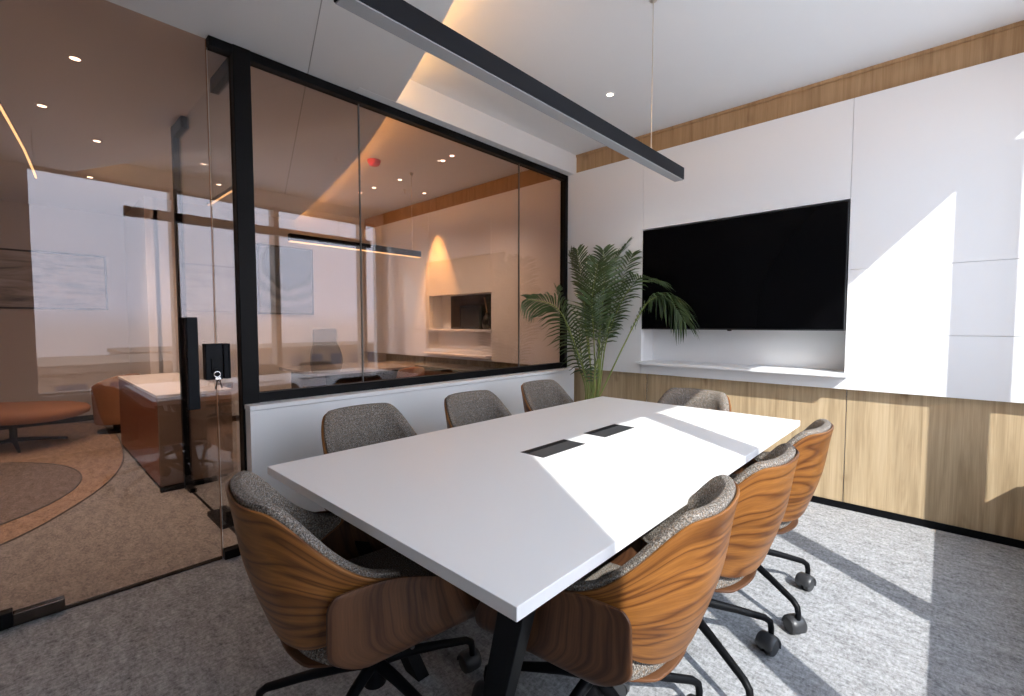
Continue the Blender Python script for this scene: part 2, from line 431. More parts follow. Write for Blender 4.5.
# ------------------------------------------------------------------ glazed partition (window_1)
w1 = sempty('window_1', 'black framed glazed partition above the low white wall')
ZF0, ZF1 = .8205, 2.698
f = bmesh.new()
box(f, (-.05, -3.030, ZF1 - .048), (.012, 0, ZF1), .002)
box(f, (-.05, -2.842, ZF0), (.012, 0, ZF0 + .052), .002)
box(f, (-.05, -.045, ZF0), (.012, 0, ZF1), .002)
link('frame', f, M['black'], w1)
link('post', bx((-.055, -2.925, 0), (.018, -2.84, ZF1), .003), M['black'], w1)
link('shoe', bx((-.045, -3.030, 0), (.012, -2.92, .045), .002), M['black'], w1)
pe = [-2.842, -2.20, -.680, -.04]
for a, b in zip(pe, pe[1:]):
    link('pane', bx((-.028, a + .0015, ZF0 + .04), (-.018, b - .0015, ZF1 - .04)), M['glass'], w1)
for y in pe[1:3]: link('glass_joint', bx((-.030, y - .003, ZF0 + .05), (-.016, y + .003, ZF1 - .045)), M['gap'], w1)
link('sidelight', bx((-.028, -3.029, .04), (-.018, -2.92, ZF1 - .04)), M['glass'], w1)
# entrance door in the same plane
d1 = sempty('door_1', 'frameless bronze glass entrance door with black pull handle')
link('pane', bx((-.028, -5.04, .012), (-.018, -3.035, ZL - .012)), M['glass'], d1)
link('glass_edge', bx((-.029, -3.036, .012), (-.017, -3.0335, ZL - .012)), M['brass'], d1)
link('bottom_seal', bx((-.03, -5.04, 0), (-.016, -3.035, .014)), M['dark'], d1)
h = bmesh.new(); box(h, (.022, -3.176, .828), (.062, -3.128, 1.285), .004)
for z in (.93, 1.0, 1.20): tube(h, [(-.02, -3.152, z), (.03, -3.152, z)], .010, 10)
hd = link('pull_handle', h, M['blackrail'], d1)
lk = bmesh.new(); box(lk, (-.045, -3.088, .965), (.012, -3.012, 1.150), .003)
link('lock_case', lk, M['blackrail'], d1)
lk = bmesh.new(); box(lk, (-.045, -3.006, .965), (.012, -2.985, 1.150), .003); box(lk, (-.045, -2.985, .965), (.012, -2.975, 1.150), .003)
link('strike_case', lk, M['blackrail'], w1)
kc = bmesh.new(); tube(kc, [(.010, -3.045, 1.01), (.030, -3.045, 1.01)], .013, 14); box(kc, (.011, -3.066, 1.0), (.02, -3.058, 1.075), .002)
link('lock_cylinder', kc, M['black'], d1)
pb = bmesh.new(); box(pb, (-.04, -4.30, .012), (.01, -3.795, .075), .003); link('patch_fitting', pb, M['black'], d1)
pb = bmesh.new(); box(pb, (-.038, -3.795, .016), (.004, -3.64, .06), .003); link('bottom_rail', pb, M['dark'], d1)
kt = thing('key_bunch', 'small bunch of silver keys hanging from the black glass door lock', 'keys', (.034, -3.045, 1.01))
kb = bmesh.new(); ring = [(.002, .014 * math.cos(t), -.016 + .014 * math.sin(t)) for t in [i * 2 * PI / 16 for i in range(17)]]
tube(kb, ring, .0016, 6); link('key_ring', kb, M['chrome'], kt)
for i, (dy, rz) in enumerate(((-.004, .25), (.006, -.2))):
    kb = bmesh.new(); lathe(kb, [(.003, -.03), (.010, -.034), (.011, -.045), (.004, -.055), (.003, -.09), (.002, -.092)], 10)
    bmesh.ops.scale(kb, vec=(.3, 1, 1), verts=kb.verts)
    bmesh.ops.transform(kb, matrix=Matrix.Translation((.004 + .004 * i, dy, 0)) @ Matrix.Rotation(rz, 4, 'X'), verts=kb.verts)
    link('key', kb, M['chrome'], kt, 40)

# glass screen at right angles, with its post
d2 = sempty('door_2', 'glass screen door at right angles to the partition with black corner fittings')
YP = -2.885
link('pane', bx((-1.40, YP - .005, .02), (-.06, YP + .005, ZL - .02)), M['clear'], d2)
link('patch_fitting', bx((-.46, YP - .022, ZL - .085), (-.06, YP + .022, ZL - .005), .003), M['blackrail'], d2)
link('patch_fitting', bx((-.72, YP - .05, .0), (-.42, YP + .05, .03), .003), M['black'], d2)
link('floor_hinge', bx((-.56, YP - .02, .03), (-.42, YP + .02, .10), .003), M['black'], d2)
link('floor_seam', bx((-1.36, YP - .008, -.001), (-.06, YP + .008, .003)), M['black'], d2)
link('post', bx((-1.46, YP - .025, .0), (-1.41, YP + .025, ZL), .003), M['blackrail'], d2)
link('patch_fitting', bx((-1.45, YP - .024, ZL - .085), (-1.16, YP + .024, ZL - .005), .003), M['blackrail'], d2)
ft = bmesh.new(); box(ft, (-1.485, YP - .17, 0), (-1.445, YP + .20, .03), .003); box(ft, (-1.46, YP - .022, 0), (-1.28, YP + .022, .03), .003)
link('post_foot', ft, M['black'], d2)

# ------------------------------------------------------------------ conference table
TX0, TX1, TY0, TY1 = .993, 2.2105, -3.1435, -.9135
tb = thing('conference_table', 'long white conference table with slanted black legs and flush power boxes', 'table', ((TX0 + TX1) / 2, (TY0 + TY1) / 2, 0))
cx, cy = tb.location.x, tb.location.y
link('tabletop', bx((TX0 - cx, TY0 - cy, .711), (TX1 - cx, TY1 - cy, .740), .0015), M['tabletop'], tb)
ur = bmesh.new()
for sx in (-1, 1): box(ur, (sx * .28 - .03, -.98, .672), (sx * .28 + .03, .98, .709), .003)
for sy in (-.90, .90): box(ur, (-.50, sy - .03, .672), (.50, sy + .03, .709), .003)
link('under_frame', ur, M['black'], tb)
for sx in (-1, 1):
    for sy in (-1, 1):
        lg = bmesh.new()
        top = Vector((sx * .475, sy * .945, .675)); bot = Vector((sx * .185, sy * .775, 0.0))
        s = bmesh.new(); n_ = (bot - top)
        e1 = Vector((.040, 0, 0)); e2 = Vector((0, .024, 0))
        vs = [s.verts.new(p + a * e1 + b * e2) for p in (top, bot) for a, b in ((-1, -1), (1, -1), (1, 1), (-1, 1))]
        for q in ((0, 1, 2, 3), (7, 6, 5, 4), (0, 4, 5, 1), (1, 5, 6, 2), (2, 6, 7, 3), (3, 7, 4, 0)): s.faces.new([vs[i] for i in q])
        bmesh.ops.bevel(s, geom=list(s.edges), offset=.003, segments=2, profile=.5, affect='EDGES')
        merge(lg, s); link('leg', lg, M['black'], tb)
for (x0, x1, y0, y1) in ((1.540, 1.648, -2.384, -2.098), (1.515, 1.658, -1.945, -1.668)):
    x0, x1 = 1.535, 1.652
    pbx = link('power_box', bx((x0 - cx, y0 - cy, .735), (x1 - cx, y1 - cy, .7412), .001), M['bezel'], tb)
    pbx['label'] = 'dark grey flush power box lid'
    link('brush_strip', bx((x0 + .012 - cx, y0 + .012 - cy, .741), (x0 + .034 - cx, y1 - .012 - cy, .7424), .0005), M['black'], pbx)

# ------------------------------------------------------------------ conference chair
def build_chair(name, label, group):
    t = thing(name, label, 'chair', (0, 0, 0), 0, group)
    PM = math.radians(100); n_ = 2.5
    def S(s, z, off=0.0):
        """back shell; s in -1..1 round the plan, z height, off>0 = inward"""
        ph = s * PM
        a = .228 + .029 * sstep(.38, .60, z) + .004 * sstep(.6, .82, z)
        b = .255 + .01 * sstep(.38, .58, z) - .02 * sstep(.6, .82, z)
        yc = -.018 - (z - .40) * .275
        a -= off; b -= off
        cs, sn = math.cos(ph), math.sin(ph)
        x = a * math.copysign(abs(sn) ** (2 / n_), sn); y = -b * math.copysign(abs(cs) ** (2 / n_), cs)
        return Vector((x, yc + y, z))
    def zt(s): return .60 + .222 * (1 - sstep(.36, 1.0, abs(s))) - .012 * abs(s) ** 2
    def zb(s): return .432 + .137 * max(0, (abs(s) - .30) / .70) ** 1.8
    def sm(i):  # even spacing in plan: denser around corners
        s = 2 * i - 1; return math.copysign(abs(s) ** 1.0, s)
    def shell(off):
        def g(i, r):
            s = sm(i); z = zb(s) + (zt(s) - zb(s)) * r; return S(s, z, off)
        return g
    o = link('back_shell', slab(40, 16, shell(0.0), shell(.011), .8, .42), M['walnut'], t, 50); subsurf(o)
    def cush(inner):
        def g(i, r):
            s = sm(i) * .985
            z0, z1 = zb(s) - .0 + .02, zt(s) + .013
            z = z0 + (z1 - z0) * r
            e = min(r, 1 - r) * (z1 - z0); e2 = (1 - abs(s)) * .35
            th = .031 + .014 * sstep(0, .05, min(e, e2 + .01)) if inner else 0.0
            return S(s, z, .0118 + th)
        return g
    o = link('back_cushion', slab(40, 16, cush(False), cush(True), .8, .42), M['tweed'], t, 60); subsurf(o)
    # seat bucket with upturned wings
    w, rb, zb0 = .205, .060, .372
    def H(y): return .245 - .105 * sstep(-.12, .30, y)
    def cross(q, y, off):
        aq = abs(q); sg = -1 if q < 0 else 1
        L1 = w; L2 = rb * PI / 2
        if aq < .42: x = aq / .42 * L1; z = zb0 + off; nx = 0
        elif aq < .62:
            th = (aq - .42) / .20 * PI / 2; r = rb - off
            x = w + r * math.sin(th); z = zb0 + rb - r * math.cos(th)
        else:
            f_ = (aq - .62) / .38; hh = H(y) - rb
            x = w + rb - off + .012 * f_; z = zb0 + rb + f_ * hh
        return Vector((sg * x, y, z))
    def yr(q):
        aq = abs(q)
        if aq < .24: return -.262 + .02 * (aq / .24) ** 2
        if aq < .46: return -.242 + .132 * sstep(.24, .46, aq)
        if aq < .93: return -.110 - .113 * sstep(.46, .70, aq)
        return -.223 + .022 * ((aq - .92) / .08) ** 2.5
    def bucket(off):
        def g(i, r):
            q = 2 * i - 1; y0 = yr(q); y1 = .245 - .03 * sstep(.62, 1, abs(q)) - .02 * abs(q) ** 4
            return cross(q, y0 + (y1 - y0) * r, off)
        return g
    o = link('seat_shell', slab(72, 18, bucket(0), bucket(.011), 1.15, .48), M['walnutv'], t, 50); subsurf(o)
    # seat pad
    def pad(top):
        def g(i, r):
            x = (2 * i - 1); y0, y1 = -.246 + .10 * abs(x) ** 2.5, .235
            y = y0 + (y1 - y0) * r
            ex = min(1, (1 - abs(x)) / .12); ey = min(1, min(r, 1 - r) / .08)
            z = .386 + (.030 + .036 * math.sqrt(max(0, min(ex, ey))) if top else 0)
            if not top and abs(x) > .88: z += .02 * (abs(x) - .88) / .12
            return Vector((x * .236, y, z))
        return g
    o = link('seat_cushion', slab(20, 20, pad(False), pad(True)), M['tweed'], t, 60); subsurf(o)
    # column and spider base
    g = bmesh.new(); lathe(g, [(.016, .20), (.016, .355), (.014, .356)], 18); link('gas_lift', g, M['chrome'], t, 40)
    g = bmesh.new(); box(g, (-.07, -.09, .348), (.07, .09, .372), .006); tube(g, [(.05, .02, .355), (.17, .03, .35), (.20, .03, .35)], [.005, .005, .007], 8); link('tilt_mechanism', g, M['plastic'], t, 40)
    g = bmesh.new(); lathe(g, [(.022, .135), (.034, .14), (.036, .20), (.027, .225), (.020, .228)], 20); link('hub', g, M['black'], t, 40)
    for k in range(5):
        an = math.radians(18 + 72 * k); c, s = math.cos(an), math.sin(an)
        P = lambda r, z: (r * c, r * s, z)
        g = bmesh.new(); tube(g, [P(.02, .205), P(.10, .192), P(.22, .162), P(.332, .130), P(.353, .114), P(.358, .09), P(.358, .066)], [.019, .017, .014, .0125, .012, .011, .010], 12)
        lgo = link('leg', g, M['black'], t, 60)
        cb = bmesh.new(); ca = an + .9 + k * .7; R_ = Matrix.Translation((.358 * c, .358 * s, 0)) @ Matrix.Rotation(ca, 4, 'Z')
        q = bmesh.new()
        for sx in (-1, 1):
            wv = bmesh.new(); lathe(wv, [(.024, -.012), (.033, -.010), (.034, 0), (.033, .010), (.024, .012)], 20)
            merge(q, wv, Matrix.Translation((.018, sx * .016, .034)) @ Matrix.Rotation(PI / 2, 4, 'X'))
        hood = bmesh.new()
        pr_ = [(.018 + .039 * math.cos(a_), .034 + .039 * math.sin(a_)) for a_ in [math.radians(x) for x in range(-5, 215, 15)]]
        for sy in (-.006, .006):
            pass
        tops = [[hood.verts.new((.018 + (x - .018) * k_, y, .034 + (z - .034) * k_)) for x, z in pr_] for y, k_ in ((-.033, .80), (-.026, .95), (-.014, 1.0), (.014, 1.0), (.026, .95), (.033, .80))]
        lows = [[hood.verts.new((.018 + (x - .018) * .74, y, .034 + (z - .034) * .74)) for x, z in pr_] for y in (-.030, .030)]
        m_ = len(pr_)
        for i in range(m_ - 1):
            for ta, tb_ in zip(tops, tops[1:]): hood.faces.new((ta[i], ta[i + 1], tb_[i + 1], tb_[i]))
            hood.faces.new((lows[0][i], lows[1][i], lows[1][i + 1], lows[0][i + 1]))
            for e in (0, -1): hood.faces.new((tops[e][i], tops[e][i + 1], lows[e][i + 1], lows[e][i]))
        for i in (0, m_ - 1): hood.faces.new([tp[i] for tp in tops] + [lows[1][i], lows[0][i]])
        merge(q, hood)
        merge(cb, q, R_)
        link('caster', cb, M['plastic'], lgo, 40)
    return t

GRP = 'walnut shell chairs around the conference table'
H_ = PI / 2
ch = build_chair('conference_chair', 'walnut shell chair at the near left end of the white table, shaded', GRP)
def turn_base(chair, ang):
    for o in chair.children:
        if o.name.split('.')[0] == 'leg': o.rotation_euler = (0, 0, ang)
turn_base(ch, math.radians(-1.1))
ch.location = (1.50, -3.02, 0); ch.rotation_euler = (0, 0, math.radians(-8))
# front (+Y local) turned towards the table
for x, y, rz, bt, lab in (
    (2.025, -2.60, H_ + .12, 12.6, 'nearest sunlit walnut shell chair on the right side of the white table'),
    (2.045, -2.05, H_, 6.2, 'middle sunlit walnut shell chair on the right side of the white table'),
    (2.055, -1.46, H_, 6.1, 'sunlit walnut shell chair on the right side nearest the oak wainscot'),
    (.91, -2.56, -H_, 41.3, 'tweed padded chair by the low white wall, nearest the black post'),
    (.955, -1.86, -H_, 24.4, 'middle of three tweed padded chairs along the low white wall'),
    (.90, -1.13, -H_, 32.9, 'tweed padded chair along the low white wall, nearest the palm'),
    (1.61, -1.10, PI, 33.1, 'tweed padded chair at the far table end below the television')):
    cc = dup(ch, (x, y, 0), rz, lab, GRP)
    turn_base(cc, math.radians(bt))

# ------------------------------------------------------------------ television
tv = thing('television', 'large black wall mounted television above the white ledge', 'television', (1.543, 0, 1.207))
W2, HT = .728, .850
link('screen', bx((-W2 + .006, -.008, .010), (W2 - .006, -.004, HT - .006)), M['screen'], tv)
bz = bmesh.new(); box(bz, (-W2, -.006, 0), (W2, .045, HT), .003)
link('housing', bz, M['bezel'], tv)
link('sensor', bx((-.012, -.008, -.008), (.012, .02, .001), .002), M['black'], tv)
link('wall_bracket', bx((-.3, .045, .2), (.3, .219, .6), .004), M['black'], tv)

# ------------------------------------------------------------------ pendant lamps
def pendant(name, label, x, y0, y1, zb, lit, ceil_z, wires, group):
    t = thing(name, label, 'lamp', (x, (y0 + y1) / 2, zb), 0, group)
    L = (y1 - y0) / 2; zt_ = .068
    b = bmesh.new()
    box(b, (-.0275, -L, .004), (.0275, L, zt_), .0015)
    link('housing', b, M['blackrail'], t)
    link('diffuser', bx((-.0245, -L + .004, 0), (.0245, L - .004, .004)), M['led'] if lit else M['diffuser'], t)
    for w in wires:
        g = bmesh.new(); tube(g, [(0, w, zt_), (0, w, ceil_z - zb)], .0026, 8); lathe(g, [(.006, zt_), (.006, zt_ + .02), (.003, zt_ + .025)], 10, (0, w, 0))
        c_ = link('suspension_cable', g, M['alu'], t)
        g = bmesh.new(); lathe(g, [(.018, ceil_z - zb - .03), (.020, ceil_z - zb - .002), (.020, ceil_z - zb)], 16, (0, w, 0)); link('ceiling_cup', g, M['alu'], c_)
    return t
pendant('pendant_lamp', 'long dark linear pendant lamp hanging over the white conference table, unlit', 1.640, -3.17, -1.175, 2.050, False, ZU, (.655,), 'linear pendant lamps')
pendant('pendant_lamp', 'glowing linear pendant lamp in the office behind the glass', -1.52, -2.06, -.66, 1.985, True, ZU, (.6,), 'linear pendant lamps')
t = thing('line_light', 'slim warm light bar hanging beyond the glass screen door', 'lamp', (-1.70, -2.54, 2.30))
link('housing', bx((-.34, -.012, 0), (.34, .012, .03), .002), M['blackrail'], t); link('diffuser', bx((-.33, -.009, -.004), (.33, .009, 0)), M['led'], t)
for sx in (-.28, .28): link('suspension_cable', tube(bmesh.new(), [(sx, 0, .03), (sx, 0, .40)], .0016, 5), M['alu'], t)
t = thing('arc_light', 'curved glowing light line hanging in the lounge on the far left', 'lamp', (-1.7, -3.66, 2.40))
ap = [(-.3, -3.87), (-.55, -3.815), (-.92, -3.757), (-1.28, -3.713), (-1.73, -3.66), (-2.26, -3.61), (-2.5, -3.59)]
link('light_tube', tube(bmesh.new(), [(x + 1.7, y + 3.66, 0) for x, y in ap], .007, 8), M['led'], t)
link('housing', tube(bmesh.new(), [(x + 1.7, y + 3.66, .012) for x, y in ap], .007, 8), M['blackrail'], t)
for x, y in (ap[1], ap[-2]): link('suspension_cable', tube(bmesh.new(), [(x + 1.7, y + 3.66, .02), (x + 1.7, y + 3.66, .30)], .0012, 5), M['alu'], t)

# downlights
def downlight(x, y, z, label, power, group, col=(1, .87, .74), cone=115):
    t = thing('downlight', label, 'downlight', (x, y, z), 0, group)
    g = bmesh.new()
    n = 24
    prof = [(.023, 0.0), (.023, -.004), (.034, -.004), (.036, 0.0)]
    rings = [[g.verts.new((r * math.cos(2 * PI * k / n), r * math.sin(2 * PI * k / n), zz)) for k in range(n)] for r, zz in prof]
    for a, b in zip(rings, rings[1:]):
        for k in range(n): g.faces.new((a[k], a[(k + 1) % n], b[(k + 1) % n], b[k]))
    link('rim', g, M['wall'], t)
    g = bmesh.new(); lathe(g, [(.023, -.003), (.023, -.001)], 24); link('lens', g, M['lens'], t)
    l = bpy.data.lights.new('downlight_beam', 'SPOT'); l.energy = power * (1.1 if -3.6 < x < 0 and y > -2.6 else 2.2); l.color = col; l.spot_size = math.radians(cone); l.spot_blend = .8 if cone > 60 else .45; l.shadow_soft_size = .03
    lo = bpy.data.objects.new('downlight_beam', l); C.objects.link(lo); lo.parent = t; lo.location = (0, 0, -.012)
GD = 'recessed ceiling downlights'
downlight(.955, -.792, ZU, 'small lit downlight in the ceiling above the palm, left of the pendant cable', 6, GD, (1, .9, .8))
downlight(-.97, -.766, ZU, 'lit downlight behind the glass, left of a close pair near the oak strip', 24, GD)
downlight(-.80, -.79, ZU, 'lit downlight behind the glass, right of a close pair near the oak strip', 24, GD)
downlight(-1.81, -.712, ZU, 'lit downlight behind the glass, just right of the red alarm', 24, GD)
downlight(-2.30, -.75, ZU, 'lit downlight behind the glass, directly below the red alarm', 24, GD)
downlight(-2.62, -.757, ZU, 'lit downlight behind the glass, beside the glass joint', 24, GD)
downlight(-2.05, -.20, ZU, 'added amber spot throwing a glow on the wall above the office niche', 170, GD, (1, .50, .13), 46)  # added lamp, cone and colour shaped to cast the glow above the niche
downlight(-.762, -3.467, ZL, 'largest lit downlight in the lounge ceiling on the left', 22, GD)
downlight(-1.673, -3.569, ZL, 'leftmost lit downlight in the lounge ceiling', 22, GD)
downlight(-2.197, -3.249, ZL, 'lit downlight in the lounge ceiling above the arc light end', 22, GD)
downlight(-3.455, -3.188, ZL, 'farthest lit downlight in the lounge ceiling near the window reflection', 22, GD)
downlight(-2.80, -2.25, ZL, 'lit downlight seen beyond the glass screen door', 22, GD)
t = thing('fire_alarm', 'red domed fire alarm on the ceiling behind the glass', 'alarm', (-1.474, -1.235, ZU))
g = bmesh.new(); lathe(g, [(.03, -.055), (.05, -.045), (.06, -.025), (.062, -.012)], 24); link('dome', g, M['red'], t, 40)
g = bmesh.new(); lathe(g, [(.066, -.012), (.066, 0)], 24); link('base', g, M['red'], t)
t = thing('sprinkler', 'small sprinkler head on the ceiling behind the glass', 'sprinkler', (-2.10, -.449, ZU))
g = bmesh.new(); lathe(g, [(.018, -.045), (.019, -.042), (.006, -.038), (.008, -.01), (.022, -.008), (.022, 0)], 16); link('head', g, M['alu'], t, 40)

# ------------------------------------------------------------------ palm
PX, PY = .43, -.40
palm = thing('areca_palm', 'green feathery areca palm in a planter between table and TV wall', 'plant', (PX, PY, 0))
g = bmesh.new(); lathe(g, [(.13, 0), (.15, .01), (.175, .36), (.175, .38), (.16, .38), (.155, .33), (.0001, .33)], 32); link('planter', g, M['pot'], palm, 40)
g = bmesh.new(); lathe(g, [(.154, .30), (.154, .335), (.08, .345), (.0001, .348)], 24); link('soil', g, M['soil'], palm, 60)
def keep(q): return Vector((max(q.x, .115 - PX), min(q.y, -.016 - PY), q.z))
def frond(pts, lmax, droop, seed, twist=0.0, start=.34, npair=30):
    rnd = random.Random(seed)
    P = [Vector(p) for p in pts]
    def cr(u):
        n = len(P) - 1; i = min(int(u * n), n - 1); f_ = u * n - i
        p0 = P[max(i - 1, 0)]; p1 = P[i]; p2 = P[i + 1]; p3 = P[min(i + 2, n)]
        return .5 * ((2 * p1) + (p2 - p0) * f_ + (2 * p0 - 5 * p1 + 4 * p2 - p3) * f_ ** 2 + (3 * p1 - p0 - 3 * p2 + p3) * f_ ** 3)
    st = bmesh.new(); us = [i / 28 for i in range(29)]
    tube(st, [cr(u) for u in us], [.0075 * (1 - u) ** .8 + .0015 for u in us], 7)
    so = link('stem', st, M['stem'], palm, 60)
    lf = bmesh.new(); npair = int(npair * 1.15)
    for k in range(npair):
        u = start + (1 - start) * (k + .5) / npair
        p = cr(u); d_ = (cr(min(1, u + .02)) - cr(max(0, u - .02))).normalized()
        side = d_.cross(Vector((0, 0, 1)))
        if side.length < .05: side = Vector((1, 0, 0))
        side.normalize(); up = side.cross(d_).normalized()
        rot = Matrix.Rotation(twist, 3, d_); side = rot @ side; up = rot @ up
        tpos = (u - start) / (1 - start)
        L = 1.42 * lmax * (math.sin(PI * (.16 + .76 * tpos)) ** .7) * rnd.uniform(.85, 1.08)
        for sg in (-1, 1):
            dirv = (side * sg * rnd.uniform(.8, 1.05) + d_ * (.50 + .55 * tpos) + up * rnd.uniform(.12, .32)).normalized()
            wv = dirv.cross(up).normalized(); wmax = .0082 * rnd.uniform(.8, 1.15)
            prev = None; nseg = 6
            for j in range(nseg + 1):
                f_ = j / nseg
                q = p + dirv * L * f_ + Vector((0, 0, -1)) * droop * L * f_ * f_ * rnd.uniform(.9, 1.1)
                wd = wmax * (math.sin(PI * min(1, .12 + .88 * f_)) ** .6 if f_ < 1 else 0.04) * (1 if f_ > 0 else .5)
                nv = up * (wd * .35)
                row = [lf.verts.new(keep(q - wv * wd + nv)), lf.verts.new(keep(q)), lf.verts.new(keep(q + wv * wd + nv))]
                if prev:
                    lf.faces.new((prev[0], prev[1], row[1], row[0])); lf.faces.new((prev[1], prev[2], row[2], row[1]))
                prev = row
    o = link('leaflets', lf, M['leaf'], so, 180)
    m = o.modifiers.new('thick', 'SOLIDIFY'); m.thickness = .0008
FRONDS = [([(0.39, -0.388, 0.36),
    (0.504, -0.363, 0.636),
    (0.428, -0.455, 1.072),
    (0.327, -0.579, 1.389),
    (0.162, -0.779, 1.464)], 0.2, 0.55, 0.9, 0.36, 32),
    ([(0.41, -0.394, 0.36),
    (0.482, -0.298, 0.626),
    (0.437, -0.27, 1.155),
    (0.348, -0.287, 1.601),
    (0.265, -0.311, 1.882)], 0.19, 0.2, 0.5, 0.52, 26),
    ([(0.44, -0.403, 0.36),
    (0.514, -0.252, 0.624),
    (0.493, -0.18, 1.199),
    (0.501, -0.086, 1.695),
    (0.658, 0.131, 1.953)], 0.2, 0.25, -0.5, 0.48, 28),
    ([(0.455, -0.408, 0.36),
    (0.54, -0.261, 0.628),
    (0.58, -0.17, 1.156),
    (0.738, 0.028, 1.625),
    (0.999, 0.288, 1.608)], 0.19, 0.4, 0.3, 0.48, 28),
    ([(0.47, -0.412, 0.36),
    (0.582, -0.294, 0.636),
    (0.739, -0.171, 1.072),
    (0.896, -0.053, 1.44),
    (1.062, 0.049, 1.464),
    (1.202, 0.111, 1.269)], 0.19, 0.75, -0.3, 0.46, 32),
    ([(0.385, -0.386, 0.36),
    (0.439, -0.297, 0.622),
    (0.338, -0.295, 0.929),
    (0.213, -0.311, 1.289),
    (0.109, -0.313, 1.586)], 0.16, 0.3, 0.4, 0.45, 24),
    ([(0.43, -0.4, 0.36),
    (0.535, -0.317, 0.634),
    (0.532, -0.32, 1.114),
    (0.522, -0.34, 1.459),
    (0.562, -0.314, 1.783)], 0.19, 0.22, 1.2, 0.5, 26),
    ([(0.435, -0.402, 0.36),
    (0.543, -0.36, 0.64),
    (0.594, -0.38, 0.904),
    (0.68, -0.367, 1.161),
    (0.739, -0.388, 1.302)], 0.13, 0.35, 0.6, 0.35, 22),
    ([(0.415, -0.396, 0.36),
    (0.496, -0.319, 0.63),
    (0.442, -0.352, 0.893),
    (0.412, -0.358, 1.2),
    (0.467, -0.288, 1.463)], 0.15, 0.35, -0.4, 0.4, 22),
    ([(0.45, -0.406, 0.36),
    (0.507, -0.224, 0.62),
    (0.497, -0.117, 1.063),
    (0.549, 0.046, 1.473),
    (0.721, 0.32, 1.868)], 0.18, 0.3, 0.2, 0.5, 26),
    ([(0.42, -0.397, 0.36),
    (0.509, -0.307, 0.63),
    (0.45, -0.322, 1.2),
    (0.419, -0.327, 1.551),
    (0.368, -0.35, 1.902)], 0.17, 0.25, 1.0, 0.5, 28),
    ([(0.435, -0.402, 0.36),
    (0.549, -0.29, 0.632),
    (0.558, -0.266, 1.157),
    (0.576, -0.239, 1.591),
    (0.568, -0.246, 1.892)], 0.19, 0.25, 0.8, 0.48, 28)]
for i, (pts, lmax, droop, tw, st_, npair) in enumerate(FRONDS):
    frond([(a - PX, b - PY, c) for a, b, c in pts], lmax, droop, i + 3, tw, st_, npair)

# ------------------------------------------------------------------ things behind the glass
def art(name, label, x, y0, y1, z0, z1, m, fm):
    t = thing(name, label, 'picture', (x, (y0 + y1) / 2, (z0 + z1) / 2)); w, h_ = (y1 - y0) / 2, (z1 - z0) / 2
    link('canvas', bx((.005, -w + .02, -h_ + .02), (.028, w - .02, h_ - .02)), m, t)
    g = bmesh.new()
    for a, b in (((0, -w, -h_), (.035, -w + .022, h_)), ((0, w - .022, -h_), (.035, w, h_)), ((0, -w, -h_), (.035, w, -h_ + .022)), ((0, -w, h_ - .022), (.035, w, h_))): box(g, a, b, .002)
    link('frame', g, fm, t)
art('wall_picture', 'tall blue-grey abstract painting of curved bands behind the office glass', XO, -1.545, -.805, 1.385, 2.315, M['art1'], M['bezel'])
art('wall_picture', 'wide grey landscape picture on the lounge wall at the left edge', XB, -4.62, -2.90, 1.435, 2.14, M['art2'], M['black'])

# office desk
t = thing('office_desk', 'grey topped desk with black front panel behind the partition glass', 'desk', (-2.45, -.90, 0))
link('desk_top', bx((-.52, -.74, .715), (.50, .72, .742), .002), M['deskglass'], t)
link('front_panel', bx((.42, -.62, .12), (.45, .68, .713), .002), M['black'], t)
for sy in (-.60, .64):
    link('leg_panel', bx((-.48, sy - .02, 0), (.42, sy + .02, .713), .002), M['dark'], t)
t = thing('sideboard', 'dark low sideboard against the office wall under the niche', 'sideboard', (-1.15, -.27, 0))
link('body', bx((-.68, -.20, .06), (.68, .20, .735), .003), M['dark'], t)
link('top', bx((-.71, -.23, .737), (.71, .21, .762), .002), M['dark'], t)
for i in range(3): link('door', bx((-.66 + i * .44, -.218, .09), (-.24 + i * .44, -.202, .72), .002), M['taupe'], t)
link('plinth', bx((-.64, -.17, 0), (.64, .17, .06)), M['black'], t)

# task chair with headrest
t = thing('task_chair', 'grey mesh office chair with headrest behind the desk', 'chair', (-3.30, -.80, 0), -H_)
def pill(w, d, h_, bev): 
    return bx((-w / 2, -d / 2, -h_ / 2), (w / 2, d / 2, h_ / 2), bev, 4)
g = pill(.34, .055, .23, .027); bmesh.ops.translate(g, vec=(0, -.27, 1.075), verts=g.verts); link('headrest', g, M['mesh'], t, 60)
g = bmesh.new()
def bk(off):
    def f_(i, r):
        x = (2 * i - 1); z = .52 + .46 * r; w = .235 - .05 * abs(2 * r - .9) ** 2
        return Vector((x * w, -.235 - .04 * (r - .4) ** 2 - .04 * r + .05 * x * x - off, z))
    return f_
g.free(); o = link('backrest', slab(14, 14, bk(0), bk(.03)), M['mesh'], t, 60); subsurf(o)
link('headrest_bracket', tube(bmesh.new(), [(0, -.29, .85), (0, -.315, 1.0), (0, -.30, 1.10)], .014, 8), M['plastic'], t)
g = pill(.50, .48, .08, .035); bmesh.ops.translate(g, vec=(0, 0, .47), verts=g.verts); link('seat', g, M['mesh'], t, 60)
link('back_stem', tube(bmesh.new(), [(0, 0, .42), (0, -.24, .42), (0, -.30, .50), (0, -.30, .80)], .018, 8), M['plastic'], t)
for sx in (-1, 1):
    g = tube(bmesh.new(), [(sx * .20, -.02, .44), (sx * .29, -.02, .46), (sx * .30, -.02, .66)], .013, 8); box(g, (sx * .30 - .04, -.14, .66), (sx * .30 + .04, .10, .69), .01); link('armrest', g, M['plastic'], t, 40)
link('gas_lift', tube(bmesh.new(), [(0, 0, .12), (0, 0, .43)], .022, 12), M['chrome'], t)
